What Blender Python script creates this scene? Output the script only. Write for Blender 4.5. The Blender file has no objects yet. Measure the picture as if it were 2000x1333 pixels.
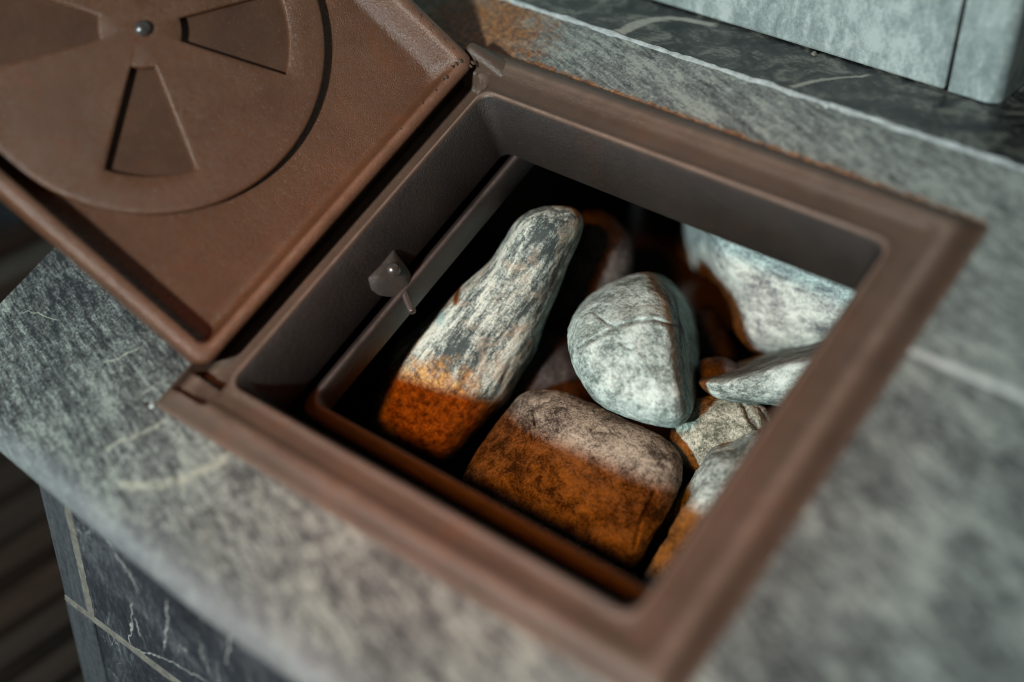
import bpy, bmesh, math, random
import numpy as np
from mathutils import Vector, Matrix, noise

# ------------------------------------------------------------------ frames
# "slab" frame: x along the front edge, y up the slope, z out of the stone top.
# The stove top slopes towards the room by ALPHA, so slab axes are tilted in the world.
ALPHA = math.radians(23.87)
FLOOR = 0.75
MS = Matrix.Translation((0, 0, FLOOR)) @ Matrix.Rotation(ALPHA, 4, 'X')      # slab -> world
R = np.array([[0.7772, 0.5812, -0.2412], [0.3756, -0.7360, -0.5632], [-0.5048, 0.3471, -0.7904]])
EYE = np.array([0, 0, 0.60]); FPX = 2765.0
MSn = np.array(MS)[:3, :3]; MSt = np.array(MS)[:3, 3]
def to_world(P):
    P = np.asarray(P, float); return P @ MSn.T + MSt
def ray(u, v):                                   # viewing ray (slab axes), unit depth
    return R.T @ np.array([(u - 1000) / FPX, (v - 666.5) / FPX, 1.0])
def at_depth(u, v, d): return EYE + ray(u, v) * d
def at_z(u, v, z):
    d = ray(u, v); return EYE + d * ((z - EYE[2]) / d[2])

SC = bpy.context.scene
COL = SC.collection

# ------------------------------------------------------------------ camera
cam = bpy.data.cameras.new('camera'); camo = bpy.data.objects.new('camera', cam); COL.objects.link(camo)
cm = Matrix.Identity(4)
for i in range(3):
    cm[i][0] = R[0][i]; cm[i][1] = -R[1][i]; cm[i][2] = -R[2][i]; cm[i][3] = EYE[i]
camo.matrix_world = MS @ cm
cam.sensor_width = 36.0; cam.lens = 36.0 * FPX / 2000.0
cam.clip_start = 0.02; cam.clip_end = 60
cam.dof.use_dof = True; cam.dof.focus_distance = 0.870; cam.dof.aperture_fstop = 1.4
SC.camera = camo

# ------------------------------------------------------------------ light
w = bpy.data.worlds.new('World'); SC.world = w; w.use_nodes = True
bg = w.node_tree.nodes['Background']
bg.inputs[0].default_value = (1.0, 0.55, 0.32, 1); bg.inputs[1].default_value = 0.016
def area(name, L, dist, size, power, col, aim=(-.38, .27, -.05)):
    l = bpy.data.lights.new(name, 'AREA'); l.shape = 'DISK'; l.size = size; l.energy = power; l.color = col
    o = bpy.data.objects.new(name, l); COL.objects.link(o)
    Lw = (MS.to_3x3() @ Vector(L)).normalized()
    a = MS @ Vector(aim)
    o.location = a - Lw * dist
    o.rotation_euler = Lw.to_track_quat('-Z', 'Y').to_euler()
    return o
area('window_light', (-.10, .92, -1.0), 2.3, 0.15, 76, (0.80, 0.95, 0.96))
def spot(name, L, dist, radius, power, col, cone, blend, aim):
    l = bpy.data.lights.new(name, 'SPOT'); l.shadow_soft_size = radius; l.energy = power; l.color = col
    l.spot_size = math.radians(cone); l.spot_blend = blend
    o = bpy.data.objects.new(name, l); COL.objects.link(o)
    Lw = (MS.to_3x3() @ Vector(L)).normalized(); o.location = MS @ Vector(aim) - Lw * dist
    o.rotation_euler = Lw.to_track_quat('-Z', 'Y').to_euler(); return o
spot('warm_ceiling_lamp', (-.13, .45, -1.0), 1.9, 0.12, 118, (1.0, 0.235, 0.010), 13.5, 1.0, (-.375, .27, -.10))
SC.view_settings.view_transform = 'Standard'; SC.view_settings.look = 'None'
SC.view_settings.exposure = 0.0; SC.view_settings.gamma = 1.0
SC.render.engine = 'CYCLES'
try:
    SC.cycles.use_denoising = True
    SC.cycles.max_bounces = 6; SC.cycles.filter_width = 1.1
except Exception: pass

# ------------------------------------------------------------------ vertical frame (x, back, up) used by the body, ledge and column
UP = np.array([0, math.sin(ALPHA), math.cos(ALPHA)]); BK = np.array([0, math.cos(ALPHA), -math.sin(ALPHA)])
# ------------------------------------------------------------------ node helpers
class NT:
    def __init__(s, name):
        s.m = bpy.data.materials.new(name); s.m.use_nodes = True
        s.t = s.m.node_tree; s.b = s.t.nodes['Principled BSDF']
    def n(s, typ, **kw):
        nd = s.t.nodes.new(typ)
        for k, v in kw.items():
            if k.startswith('i_'): nd.inputs[int(k[2:]) if k[2:].isdigit() else k[2:].replace('_', ' ')].default_value = v
            else: setattr(nd, k, v)
        return nd
    def l(s, a, b): s.t.links.new(a, b)
    def coord(s, scale=(1, 1, 1), rot=(0, 0, 0), loc=(0, 0, 0)):
        tc = s.n('ShaderNodeTexCoord'); mp = s.n('ShaderNodeMapping')
        mp.inputs['Scale'].default_value = scale; mp.inputs['Rotation'].default_value = rot; mp.inputs['Location'].default_value = loc
        s.l(tc.outputs['Object'], mp.inputs['Vector']); return mp.outputs['Vector']
    def coord_axis(s, axis, stretch, loc=(0, 0, 0)):
        q = Vector(axis).normalized().to_track_quat('X', 'Z').to_matrix().transposed().to_euler()
        tc = s.n('ShaderNodeTexCoord'); m1 = s.n('ShaderNodeMapping'); m2 = s.n('ShaderNodeMapping')
        m1.inputs['Rotation'].default_value = q; m2.inputs['Scale'].default_value = stretch; m2.inputs['Location'].default_value = loc
        s.l(tc.outputs['Object'], m1.inputs['Vector']); s.l(m1.outputs['Vector'], m2.inputs['Vector']); return m2.outputs['Vector']
    def noise(s, vec, scale, detail=6, rough=.6, dist=0):
        nd = s.n('ShaderNodeTexNoise'); s.l(vec, nd.inputs['Vector'])
        nd.inputs['Scale'].default_value = scale; nd.inputs['Detail'].default_value = detail
        nd.inputs['Roughness'].default_value = rough; nd.inputs['Distortion'].default_value = dist
        return nd.outputs['Fac']
    def ramp(s, fac, stops):
        nd = s.n('ShaderNodeValToRGB'); e = nd.color_ramp.elements
        while len(e) < len(stops): e.new(.5)
        for k, (p, c) in zip(e, stops):
            k.position = p; k.color = (*c, 1) if len(c) == 3 else c
        s.l(fac, nd.inputs['Fac']); return nd.outputs['Color']
    def rampf(s, fac, a, b, va=0., vb=1.):
        nd = s.n('ShaderNodeMapRange'); s.l(fac, nd.inputs[0]); nd.inputs[1].default_value = a; nd.inputs[2].default_value = b
        nd.inputs[3].default_value = va; nd.inputs[4].default_value = vb; return nd.outputs[0]
    def mix(s, fac, a, b, mode='MIX'):
        nd = s.n('ShaderNodeMix', data_type='RGBA', blend_type=mode)
        for sock, v in ((nd.inputs['Factor'], fac), (nd.inputs['A'], a), (nd.inputs['B'], b)):
            if isinstance(v, bpy.types.NodeSocket): s.l(v, sock)
            elif isinstance(v, (int, float)): sock.default_value = v
            else: sock.default_value = (*v, 1)
        return [o for o in nd.outputs if o.type == 'RGBA'][0]
    def math(s, op, a, b=0.):
        nd = s.n('ShaderNodeMath', operation=op)
        for sock, v in ((nd.inputs[0], a), (nd.inputs[1], b)):
            if isinstance(v, bpy.types.NodeSocket): s.l(v, sock)
            else: sock.default_value = v
        return nd.outputs[0]
    def blob(s, centre, radius):                      # 1 at centre falling to 0 at radius (object axes)
        tc = s.n('ShaderNodeTexCoord'); d = s.n('ShaderNodeVectorMath', operation='DISTANCE')
        s.l(tc.outputs['Object'], d.inputs[0]); d.inputs[1].default_value = centre
        return s.rampf(d.outputs['Value'], 0., radius, 1., 0.)
    def strand(s, p, q, width, wobble, scale, seed, ax=(0, 1)):  # a mineral vein from p to q in the xy plane
        tc = s.n('ShaderNodeTexCoord'); sx = s.n('ShaderNodeSeparateXYZ'); s.l(tc.outputs['Object'], sx.inputs[0])
        L = math.hypot(q[0] - p[0], q[1] - p[1]); ux, uy = (q[0] - p[0]) / L, (q[1] - p[1]) / L
        dx = s.math('SUBTRACT', sx.outputs[ax[0]], p[0]); dy = s.math('SUBTRACT', sx.outputs[ax[1]], p[1])
        t = s.math('ADD', s.math('MULTIPLY', dx, ux), s.math('MULTIPLY', dy, uy))
        n = s.math('SUBTRACT', s.math('MULTIPLY', dy, ux), s.math('MULTIPLY', dx, uy))
        wv = s.noise(s.coord(loc=(seed, seed, 0)), scale, 4, .6); n = s.math('ADD', n, s.math('MULTIPLY', s.math('SUBTRACT', wv, .5), wobble))
        m = s.rampf(s.math('ABSOLUTE', n), width * .6, width, 1., 0.)
        ends = s.math('MULTIPLY', s.rampf(t, 0., L * .12), s.rampf(t, L * .85, L, 1., 0.))
        return s.math('MULTIPLY', m, ends)
    def bump(s, h, strength=.3, dist=.001, prev=None):
        nd = s.n('ShaderNodeBump'); s.l(h, nd.inputs['Height'])
        nd.inputs['Strength'].default_value = strength; nd.inputs['Distance'].default_value = dist
        if prev is not None: s.l(prev, nd.inputs['Normal'])
        return nd.outputs['Normal']
    def out(s, col=None, rough=.6, nrm=None, spec=.5, metal=0.):
        b = s.b
        if isinstance(col, bpy.types.NodeSocket): s.l(col, b.inputs['Base Color'])
        elif col is not None: b.inputs['Base Color'].default_value = (*col, 1)
        if isinstance(rough, bpy.types.NodeSocket): s.l(rough, b.inputs['Roughness'])
        else: b.inputs['Roughness'].default_value = rough
        if nrm is not None: s.l(nrm, b.inputs['Normal'])
        b.inputs['Specular IOR Level'].default_value = spec; b.inputs['Metallic'].default_value = metal
        return s.m

def mat_soapstone(name='honed_soapstone', lift=0., flat=1.):
    t = NT(name); lift += .006
    v = t.coord(); vs = t.coord_axis((.93, -.36, 0), (.38, 1.15, 1)); vf = t.coord_axis((.96, -.28, 0), (.22, 1.2, 1))
    cloud = t.noise(v, 12, 6, .62, .6); mid = t.noise(vs, 60, 7, .68, .7); fine = t.noise(v, 520, 4, .78); streak = t.noise(vf, 300, 6, .72, .6); grain = t.noise(v, 210, 5, .72, .3)
    h = t.math('ADD', t.math('MULTIPLY', cloud, .22), t.math('ADD', t.math('MULTIPLY', mid, .38), t.math('ADD', t.math('MULTIPLY', fine, .42), t.math('ADD', t.math('MULTIPLY', streak, .56), t.math('MULTIPLY', grain, .24)))))
    h = t.math('ADD', t.math('MULTIPLY', t.math('SUBTRACT', h, .91), flat), .91 + lift)
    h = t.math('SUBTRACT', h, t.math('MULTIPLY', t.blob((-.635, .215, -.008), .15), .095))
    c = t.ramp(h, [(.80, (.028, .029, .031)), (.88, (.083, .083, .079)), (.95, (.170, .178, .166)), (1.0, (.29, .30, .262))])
    swirl = t.noise(t.coord_axis((.95, -.3, 0), (.75, 1.2, 1), (.7, .2, 0)), 24, 6, .66, 1.2)
    c = t.mix(t.math('MULTIPLY', t.rampf(swirl, .58, .72), .24 * flat), c, (.36, .35, .285))
    pit = t.noise(t.coord(loc=(2, 1, 0)), 44, 4, .6, .6)
    c = t.mix(t.math('MULTIPLY', t.rampf(pit, .60, .74), .6 * flat), c, (.036, .037, .041))
    for p, q, wd, k in (((198, 712), (282, 678), .0010, 1.), ((195, 884), (335, 822), .0017, 2.), ((225, 950), (345, 942), .0036, 3.), ((335, 948), (460, 885), .0040, 6.), ((262, 775), (330, 735), .0008, 4.), ((40, 610), (120, 625), .0007, 8.)):
        P_, Q_ = at_z(*p, -.008), at_z(*q, -.008)
        c = t.mix(t.math('MULTIPLY', t.strand(P_[:2], Q_[:2], wd, .012, 75, k), t.rampf(grain, .35, .6, .2, .75)), c, (.42, .41, .32))
    tf = t.n('ShaderNodeTexCoord'); sf = t.n('ShaderNodeSeparateXYZ'); t.l(tf.outputs['Object'], sf.inputs[0])
    ar = t.rampf(t.math('ADD', sf.outputs[1], t.math('MULTIPLY', t.math('SUBTRACT', cloud, .5), .02)), .083, .066, 0., .62)   # bluish reflection along the front edge, painted in
    c = t.mix(ar, c, (.20, .205, .212))
    # orange of the warm-lit shadows by hinge and frame's far edge, coloured in
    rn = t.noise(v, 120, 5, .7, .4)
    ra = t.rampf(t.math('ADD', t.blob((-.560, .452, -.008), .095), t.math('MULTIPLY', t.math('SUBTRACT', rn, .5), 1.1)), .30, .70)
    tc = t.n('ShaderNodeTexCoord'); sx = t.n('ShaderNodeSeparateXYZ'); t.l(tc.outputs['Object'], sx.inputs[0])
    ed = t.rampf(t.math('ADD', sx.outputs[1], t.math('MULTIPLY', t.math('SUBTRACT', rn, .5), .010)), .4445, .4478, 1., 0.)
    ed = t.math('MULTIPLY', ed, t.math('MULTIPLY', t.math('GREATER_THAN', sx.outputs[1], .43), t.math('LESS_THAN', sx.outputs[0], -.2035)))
    warm_shade = t.ramp(t.noise(v, 260, 5, .7), [(.35, (.060, .022, .008)), (.52, (.22, .080, .022)), (.66, (.42, .17, .045))])
    c = t.mix(t.math('MULTIPLY', t.math('MAXIMUM', ra, ed), .85), c, warm_shade)
    nb = t.bump(fine, .3, .0006); nb = t.bump(streak, .2, .0008, nb); nb = t.bump(mid, .12, .001, nb)
    return t.out(c, t.rampf(grain, .3, .7, .32, .55), nb, .5)

def mat_ledge():
    t = NT('polished_dark_soapstone')
    v = t.coord(); vs = t.coord(scale=(1, 1.8, 1), rot=(0, 0, .5))
    a = t.noise(v, 48, 6, .68, .8); f = t.noise(vs, 240, 5, .7)
    h = t.math('ADD', t.math('MULTIPLY', a, .66), t.math('MULTIPLY', f, .34))
    c = t.ramp(h, [(.43, (.008, .009, .010)), (.51, (.045, .045, .042)), (.60, (.19, .185, .155))])
    zl = float((np.array([0, .4872, -.008]) @ UP)) + FLOOR
    def hit(u, v):
        d = MSn @ ray(u, v); e = MSn @ EYE + MSt; return (e + d * ((zl - e[2]) / d[2]))[:2]
    for p, q, wd, k in (((1200, 68), (1262, 38), .0055, 1.), ((1250, 42), (1320, 34), .0042, 2.), ((1305, 33), (1405, 50), .0036, 4.), ((1540, 170), (1612, 153), .0021, 3.), ((1600, 156), (1705, 146), .0014, 5.)):
        P_, Q_ = hit(*p), hit(*q)
        c = t.mix(t.math('MULTIPLY', t.strand(P_, Q_, wd, .006, 110, k), t.rampf(f, .3, .6, .6, 1.)), c, (.42, .39, .33))
    return t.out(c, t.rampf(f, .3, .7, .3, .5), t.bump(f, .15, .0006), .5)

def mat_slate():
    t = NT('dark_slate_tile')
    v = t.coord(); vs = t.coord(scale=(2.2, 1, .8))
    a = t.noise(v, 14, 6, .65, .6); f = t.noise(vs, 150, 6, .75, .4)
    h = t.math('ADD', t.math('MULTIPLY', a, .55), t.math('MULTIPLY', f, .45))
    c = t.ramp(h, [(.40, (.014, .015, .019)), (.52, (.030, .032, .038)), (.63, (.10, .10, .105))])
    vein = t.noise(t.coord(scale=(2.4, 1, .55), loc=(.2, 0, .4)), 14, 5, .6, 1.3)
    band = t.math('ABSOLUTE', t.math('SUBTRACT', vein, .5))
    gate = t.rampf(t.noise(v, 22, 2), .48, .62)
    c = t.mix(t.math('MULTIPLY', t.math('MULTIPLY', t.rampf(band, 0., .010, 1., 0.), gate), .7), c, (.34, .33, .30))
    by = float(np.array([0, .07, -.035]) @ BK)
    def hit(u, v):
        d = MSn @ ray(u, v); e = MSn @ EYE + MSt; P = e + d * ((by - e[1]) / d[1]); return (P[0], P[2])
    for p, q, wd, k in (((259, 1172), (254, 1264), .0007, 1.), ((262, 1205), (274, 1245), .0005, 2.), ((328, 1170), (321, 1275), .0007, 3.), ((240, 1260), (318, 1284), .0006, 4.), ((305, 1280), (410, 1333), .0006, 5.), ((205, 1050), (262, 1140), .0008, 6.), ((250, 1110), (270, 1160), .0006, 7.), ((455, 1230), (440, 1300), .0008, 8.)):
        c = t.mix(t.math('MULTIPLY', t.strand(hit(*p), hit(*q), wd, .010, 120, k, (0, 2)), t.rampf(f, .35, .6, .35, .95)), c, (.38, .365, .33))
    return t.out(c, .45, t.bump(f, .25, .0008), .5)

def mat_slate_edge():
    t = NT('sawn_slate_edge')
    v = t.coord(scale=(6, 1, .5))
    f = t.noise(v, 60, 6, .7, .3); g = t.noise(t.coord(), 300, 3, .7)
    h = t.math('ADD', t.math('MULTIPLY', f, .6), t.math('MULTIPLY', g, .4))
    c = t.ramp(h, [(.38, (.030, .032, .036)), (.62, (.075, .077, .082))])
    return t.out(c, .5, t.bump(g, .2, .0006), .5)

def mat_grout(name, col, dark):
    t = NT(name); v = t.coord()
    a = t.noise(v, 130, 6, .7); b = t.noise(v, 900, 3, .7)
    c = t.mix(t.rampf(a, .35, .68), dark, col)
    return t.out(c, .85, t.bump(t.math('ADD', a, b), .5, .0012), .2)

def mat_column():
    t = NT('pale_stone_panel'); v = t.coord(); vs = t.coord(scale=(1.5, 1.5, .75), rot=(0, .35, 0))
    a = t.noise(v, 12, 5, .6, .4); b = t.noise(vs, 80, 6, .7, .5); f = t.noise(v, 500, 3, .7)
    h = t.math('ADD', t.math('MULTIPLY', a, .35), t.math('ADD', t.math('MULTIPLY', b, .45), t.math('MULTIPLY', f, .2)))
    c = t.ramp(h, [(.42, (.165, .195, .185)), (.5, (.255, .285, .27)), (.58, (.40, .425, .40))])
    return t.out(c, .6, t.bump(f, .2, .0006), .4)

def mat_iron(name, c1, c2, rough=(.38, .55), bump=.35, spec=.5, grain=1100):
    t = NT(name); v = t.coord()
    a = t.noise(v, 30, 5, .6); g = t.noise(v, grain, 3, .65); s = t.noise(v, 260, 4, .7)
    c = t.mix(t.rampf(a, .3, .7), c1, c2)
    c = t.mix(t.math('MULTIPLY', t.rampf(s, .68, .76), .35), c, tuple(min(1, x * 2.6 + .03) for x in c2))
    ru = t.math('MULTIPLY', t.rampf(t.noise(v, 26, 6, .7, .6), .55, .70), .35)
    c = t.mix(ru, c, tuple(a_ * b_ for a_, b_ in zip(c2, (1.35, .85, .55))))
    ds = t.rampf(t.noise(v, 700, 2, .5), .70, .76)
    c = t.mix(t.math('MULTIPLY', ds, .45), c, tuple(min(1, x * 2.2 + .09) for x in c2))
    at = t.n('ShaderNodeAttribute'); at.attribute_name = 'edge_sheen'
    wn = t.math('MULTIPLY', at.outputs['Fac'], t.rampf(t.noise(v, 70, 5, .65), .30, .62, .35, 1.))
    c = t.mix(wn, c, tuple(min(1, x * 2.1 + .045) for x in c2))  # lighter tone stands in for the sheen on the edges
    nb = t.bump(g, bump, .0010); nb = t.bump(s, bump * .5, .0010, nb)
    return t.out(c, t.rampf(s, .3, .7, *rough), nb, spec)

def mat_rock(name, dark, mid, light, seed, streak=None, scale=1.0, cream=None, spec_dark=.55, rough=.72, warm_shade=None, wid=.062):
    """streak = (rotation euler, stretch) for foliated stones"""
    t = NT(name); loc = (seed * 1.7, seed * .9, seed * 2.3)
    v = t.coord(loc=loc)
    big = t.noise(v, 22 * scale, 5, .6, .5)
    if streak:
        vs = t.coord_axis(streak[0], streak[1], loc)
        med = t.noise(vs, 75 * scale, 6, .68, .5); fin = t.noise(vs, 300 * scale, 5, .75, .3)
    else:
        med = t.noise(v, 85 * scale, 6, .68, .6); fin = t.noise(v, 420 * scale, 5, .75, .3)
    tiny = t.noise(v, 1300, 3, .7)
    grit = t.noise(v, 640 * scale, 4, .8)
    h = t.math('ADD', t.math('MULTIPLY', big, .26), t.math('ADD', t.math('MULTIPLY', med, .34), t.math('ADD', t.math('MULTIPLY', fin, .28), t.math('ADD', t.math('MULTIPLY', grit, .22), t.math('MULTIPLY', tiny, .10)))))
    c = t.ramp(h, [(.602 - wid, dark), (.602, mid), (.602 + wid, light)])
    if cream:
        cm_ = t.rampf(t.noise(v, 48 * scale, 4, .6, .8), .52, .66)
        c = t.mix(t.math('MULTIPLY', cm_, .55), c, cream)
    if warm_shade:                                          # orange of lamp-lit shade painted over one end: (centre, radius)
        rn = t.noise(v, 55, 6, .7, .5)
        rm = t.rampf(t.math('ADD', t.blob(*warm_shade), t.math('MULTIPLY', t.math('SUBTRACT', rn, .5), 1.0)), .30, .55)
        rc = t.ramp(t.noise(v, 240, 6, .75), [(.34, (.035, .012, .004)), (.48, (.36, .17, .045)), (.58, (.66, .40, .11)), (.68, (.82, .58, .20))])
        c = t.mix(t.math('MULTIPLY', rm, .8), c, rc)
    sp = t.rampf(t.noise(v, 520 * scale, 4, .75, .4), .60, .70)
    c = t.mix(t.math('MULTIPLY', sp, spec_dark), c, tuple(x * .45 for x in dark))
    crk = t.noise(v, 34 * scale, 5, .62, 1.0)
    cb = t.math('ABSOLUTE', t.math('SUBTRACT', crk, .5)); cg = t.rampf(t.noise(v, 30 * scale, 2, .5), .50, .60)
    cl = t.math('MULTIPLY', t.rampf(cb, .001, .008, 1., 0.), cg)
    c = t.mix(t.math('MULTIPLY', cl, .8), c, tuple(x * .35 for x in dark))
    at = t.n('ShaderNodeAttribute'); at.attribute_name = 'dark_mask'
    c = t.mix(t.math('MULTIPLY', at.outputs['Fac'], t.rampf(fin, .35, .60, 1., .55)), c, (.030, .024, .020))
    nb = t.bump(cl, -.5, .0015); nb = t.bump(med, .6, .003, nb); nb = t.bump(fin, .55, .0012, nb); nb = t.bump(tiny, .35, .0004, nb)
    return t.out(c, rough, nb, .35)

def mat_wood(name='dark_stained_wood', k=(1, 1, 1)):
    t = NT(name); v = t.coord(scale=(14, 1, 14))
    a = t.noise(v, 9, 5, .6, .5); b = t.noise(t.coord(), 3.5, 3, .5)
    c = t.mix(t.rampf(a, .3, .7), tuple(a * b for a, b in zip((.018, .013, .010), k)), tuple(a * b for a, b in zip((.048, .033, .025), k)))
    c = t.mix(t.rampf(b, .35, .65), c, tuple(a * b for a, b in zip((.03, .021, .016), k)))
    return t.out(c, .5, t.bump(a, .3, .001), .4)

M = dict(
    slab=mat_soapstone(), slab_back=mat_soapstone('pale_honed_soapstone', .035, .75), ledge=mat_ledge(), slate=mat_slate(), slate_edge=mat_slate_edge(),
    grout=mat_grout('pale_cement_grout', (.60, .60, .56), (.36, .36, .33)),
    chip=mat_grout('white_chipped_edge', (.62, .64, .63), (.30, .31, .30)),
    tile_grout=mat_grout('brown_cement_grout', (.22, .195, .16), (.10, .09, .078)),
    column=mat_column(),
    brown=mat_iron('brown_painted_cast_iron', (.070, .042, .029), (.100, .061, .043), rough=(.28,.42), bump=.45),
    lid=mat_iron('brown_enamelled_lid', (.098, .037, .0175), (.138, .056, .0275), rough=(.22,.34), spec=.7, bump=.6),
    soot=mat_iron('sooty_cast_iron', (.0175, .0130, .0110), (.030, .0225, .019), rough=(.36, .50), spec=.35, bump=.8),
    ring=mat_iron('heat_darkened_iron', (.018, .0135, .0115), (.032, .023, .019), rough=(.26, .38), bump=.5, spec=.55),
    dark=mat_iron('black_iron', (.012, .011, .010), (.02, .018, .016), rough=(.6, .8)),
    steel=mat_iron('burnished_rivet_iron', (.045, .037, .033), (.06, .05, .045), rough=(.16, .24), bump=.15, spec=.9),
    clip=mat_iron('bare_cast_iron', (.060, .052, .046), (.088, .077, .068), rough=(.3, .45), bump=.8),
    plate=mat_iron('recess_shade_brown', (.066, .027, .0145), (.094, .040, .022), rough=(.4, .55)),
    wood=mat_wood(), wood_red=mat_wood('reddish_stained_wood', (1.15, .95, .9)),
    wall_tile=mat_slate(),
)
# ------------------------------------------------------------------ object helpers
def link(name, me, mat=None, parent=None, world=None, smooth=True):
    o = bpy.data.objects.new(name, me); COL.objects.link(o)
    if mat is not None: me.materials.append(mat)
    if smooth:
        for p in me.polygons: p.use_smooth = True
    if parent is not None: o.parent = parent
    wm = world if world is not None else Matrix.Identity(4)
    if parent is not None: o.matrix_basis = pw(parent).inverted() @ wm
    else: o.matrix_basis = wm
    return o
def pw(o):
    m = o.matrix_basis.copy()
    while o.parent is not None:
        o = o.parent; m = o.matrix_basis @ m
    return m
def set_edge_sheen(bm, rows, vals):  # paints the highlight along edges and crests as lighter colour
    ly = bm.verts.layers.float.get('edge_sheen') or bm.verts.layers.float.new('edge_sheen')
    for r_, w_ in zip(rows, vals):
        for v_ in r_: v_[ly] = w_
def frombm(name, bm, mat, parent=None, world=None, smooth=True, bevel=None, angle=35):
    bmesh.ops.recalc_face_normals(bm, faces=bm.faces)
    me = bpy.data.meshes.new(name); bm.to_mesh(me); bm.free()
    o = link(name, me, mat, parent, world, smooth)
    if bevel:
        md = o.modifiers.new('bevel', 'BEVEL'); md.width = bevel[0]; md.segments = bevel[1]; md.limit_method = 'ANGLE'; md.angle_limit = math.radians(angle)
        md.harden_normals = False
    if smooth:
        me.set_sharp_from_angle(angle=math.radians(50)) if not bevel else None
    return o
def empty(name, world, label, cat, group=None):
    o = bpy.data.objects.new(name, None); COL.objects.link(o); o.matrix_basis = world; o.empty_display_size = .05
    tag(o, label, cat, group); return o
def tag(o, label=None, cat=None, group=None, kind=None):
    for k, v in (('label', label), ('category', cat), ('group', group), ('kind', kind)):
        if v: o[k] = v
    return o
def bm_box(bm, lo, hi):
    r = bmesh.ops.create_cube(bm, size=1.0)
    for v in r['verts']:
        v.co = Vector(((v.co.x + .5) * (hi[0] - lo[0]) + lo[0], (v.co.y + .5) * (hi[1] - lo[1]) + lo[1], (v.co.z + .5) * (hi[2] - lo[2]) + lo[2]))
    return r['verts']
def rounded_rect(x0, x1, y0, y1, r, n=6):
    pts = []
    for cx, cy, a0 in ((x1 - r, y1 - r, 0), (x0 + r, y1 - r, 90), (x0 + r, y0 + r, 180), (x1 - r, y0 + r, 270)):
        for k in range(n + 1):
            a = math.radians(a0 + 90 * k / n); pts.append((cx + r * math.cos(a), cy + r * math.sin(a)))
    return pts
def loops_mesh(bm, loops, closed=False, cap=False):
    vs = [[bm.verts.new(p) for p in lp] for lp in loops]
    n = len(loops[0]); pairs = list(zip(vs[:-1], vs[1:])) + ([(vs[-1], vs[0])] if closed else [])
    for a, b in pairs:
        for i in range(n):
            j = (i + 1) % n; bm.faces.new((a[i], a[j], b[j], b[i]))
    if cap: bm.faces.new(vs[-1])
    return vs
def extrude_poly(bm, poly, z0, z1):
    a = [bm.verts.new((x, y, z0)) for x, y in poly]; b = [bm.verts.new((x, y, z1)) for x, y in poly]
    n = len(poly); bm.faces.new(a[::-1]); bm.faces.new(b)
    for i in range(n): bm.faces.new((a[i], a[(i + 1) % n], b[(i + 1) % n], b[i]))
    return a, b

def wy(y, z): return y * BK[1] + z * BK[2]
def wz(y, z): return y * UP[1] + z * UP[2] + FLOOR

# ------------------------------------------------------------------ floor and back-left wall
bm = bmesh.new(); bm_box(bm, (-4, -4, -.06), (4, 4, 0))
fl = frombm('floor', bm, M['dark'], None, Matrix.Identity(4), smooth=False); tag(fl, kind='structure')
# slatted bench beside the stove, slats running away from the front edge
BL = FLOOR - .25
bench = empty('slatted_bench', Matrix.Translation((-.93, .35, BL - .03)), 'dark brown slatted wooden bench beside the tiled stove body', 'bench')
rnd = random.Random(4); slat = None; xs = -.640; k = 0
while xs > -1.17:
    wd = rnd.choice((.024, .030, .030, .036)); wood = M['wood'] if rnd.random() < .6 else M['wood_red']
    b_ = bmesh.new(); bm_box(b_, (-wd, -1.0, -.022), (0, 1.3, 0))
    frombm('slat', b_, wood, bench, Matrix.Translation((xs, 0, BL + rnd.uniform(-.004, .003))), smooth=False, bevel=(.003, 2))
    xs -= wd + rnd.uniform(.008, .016); k += 1
for yy in (-.6, .9):
    b_ = bmesh.new(); bm_box(b_, (-1.18, yy - .03, -.10), (-.62, yy + .03, -.0265)); frombm('crosspiece', b_, M['dark'], bench, Matrix.Translation((0, 0, BL)), smooth=False)
    for xx in (-1.15, -.65):
        b_ = bmesh.new(); bm_box(b_, (xx - .025, yy - .025, -BL), (xx + .025, yy + .025, -.101)); frombm('leg', b_, M['dark'], bench, Matrix.Translation((0, 0, BL)), smooth=False)
# dark tiled wall at the far end of the bench
WX = -1.203
wall = frombm('wall', (lambda b: (bm_box(b, (WX - .2, -1.6, 0), (WX - .012, 1.9, 2.4)), b)[1])(bmesh.new()), M['tile_grout'], None, Matrix.Identity(4), smooth=False)
tag(wall, kind='structure')
d_ = MSn @ ray(20, 483); e_ = MSn @ EYE + MSt; gy = float((e_ + d_ * ((WX - e_[0]) / d_[0]))[1])
th, tw = .30, .22; tme = None
for r_ in range(5):
    for c_ in range(-6, 7):
        y0 = gy + c_ * (tw + .008) + .004; z0 = BL + .022 + r_ * (th + .008)
        if tme is None:
            b_ = bmesh.new(); bm_box(b_, (-.012, 0, 0), (-.002, tw, th)); ts = frombm('tile', b_, M['wall_tile'], wall, Matrix.Translation((WX, y0, z0)), smooth=False, bevel=(.0015, 1)); tme = ts.data
        else:
            o = ts.copy(); COL.objects.link(o); o.parent = wall; o.matrix_basis = Matrix.Translation((WX, y0, z0))
b_ = bmesh.new(); bm_box(b_, (WX - .0115, -1.6, BL - .004), (WX + .004, 1.9, BL + .018)); frombm('trim', b_, M['wood_red'], wall, Matrix.Identity(4), smooth=False)

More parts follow.
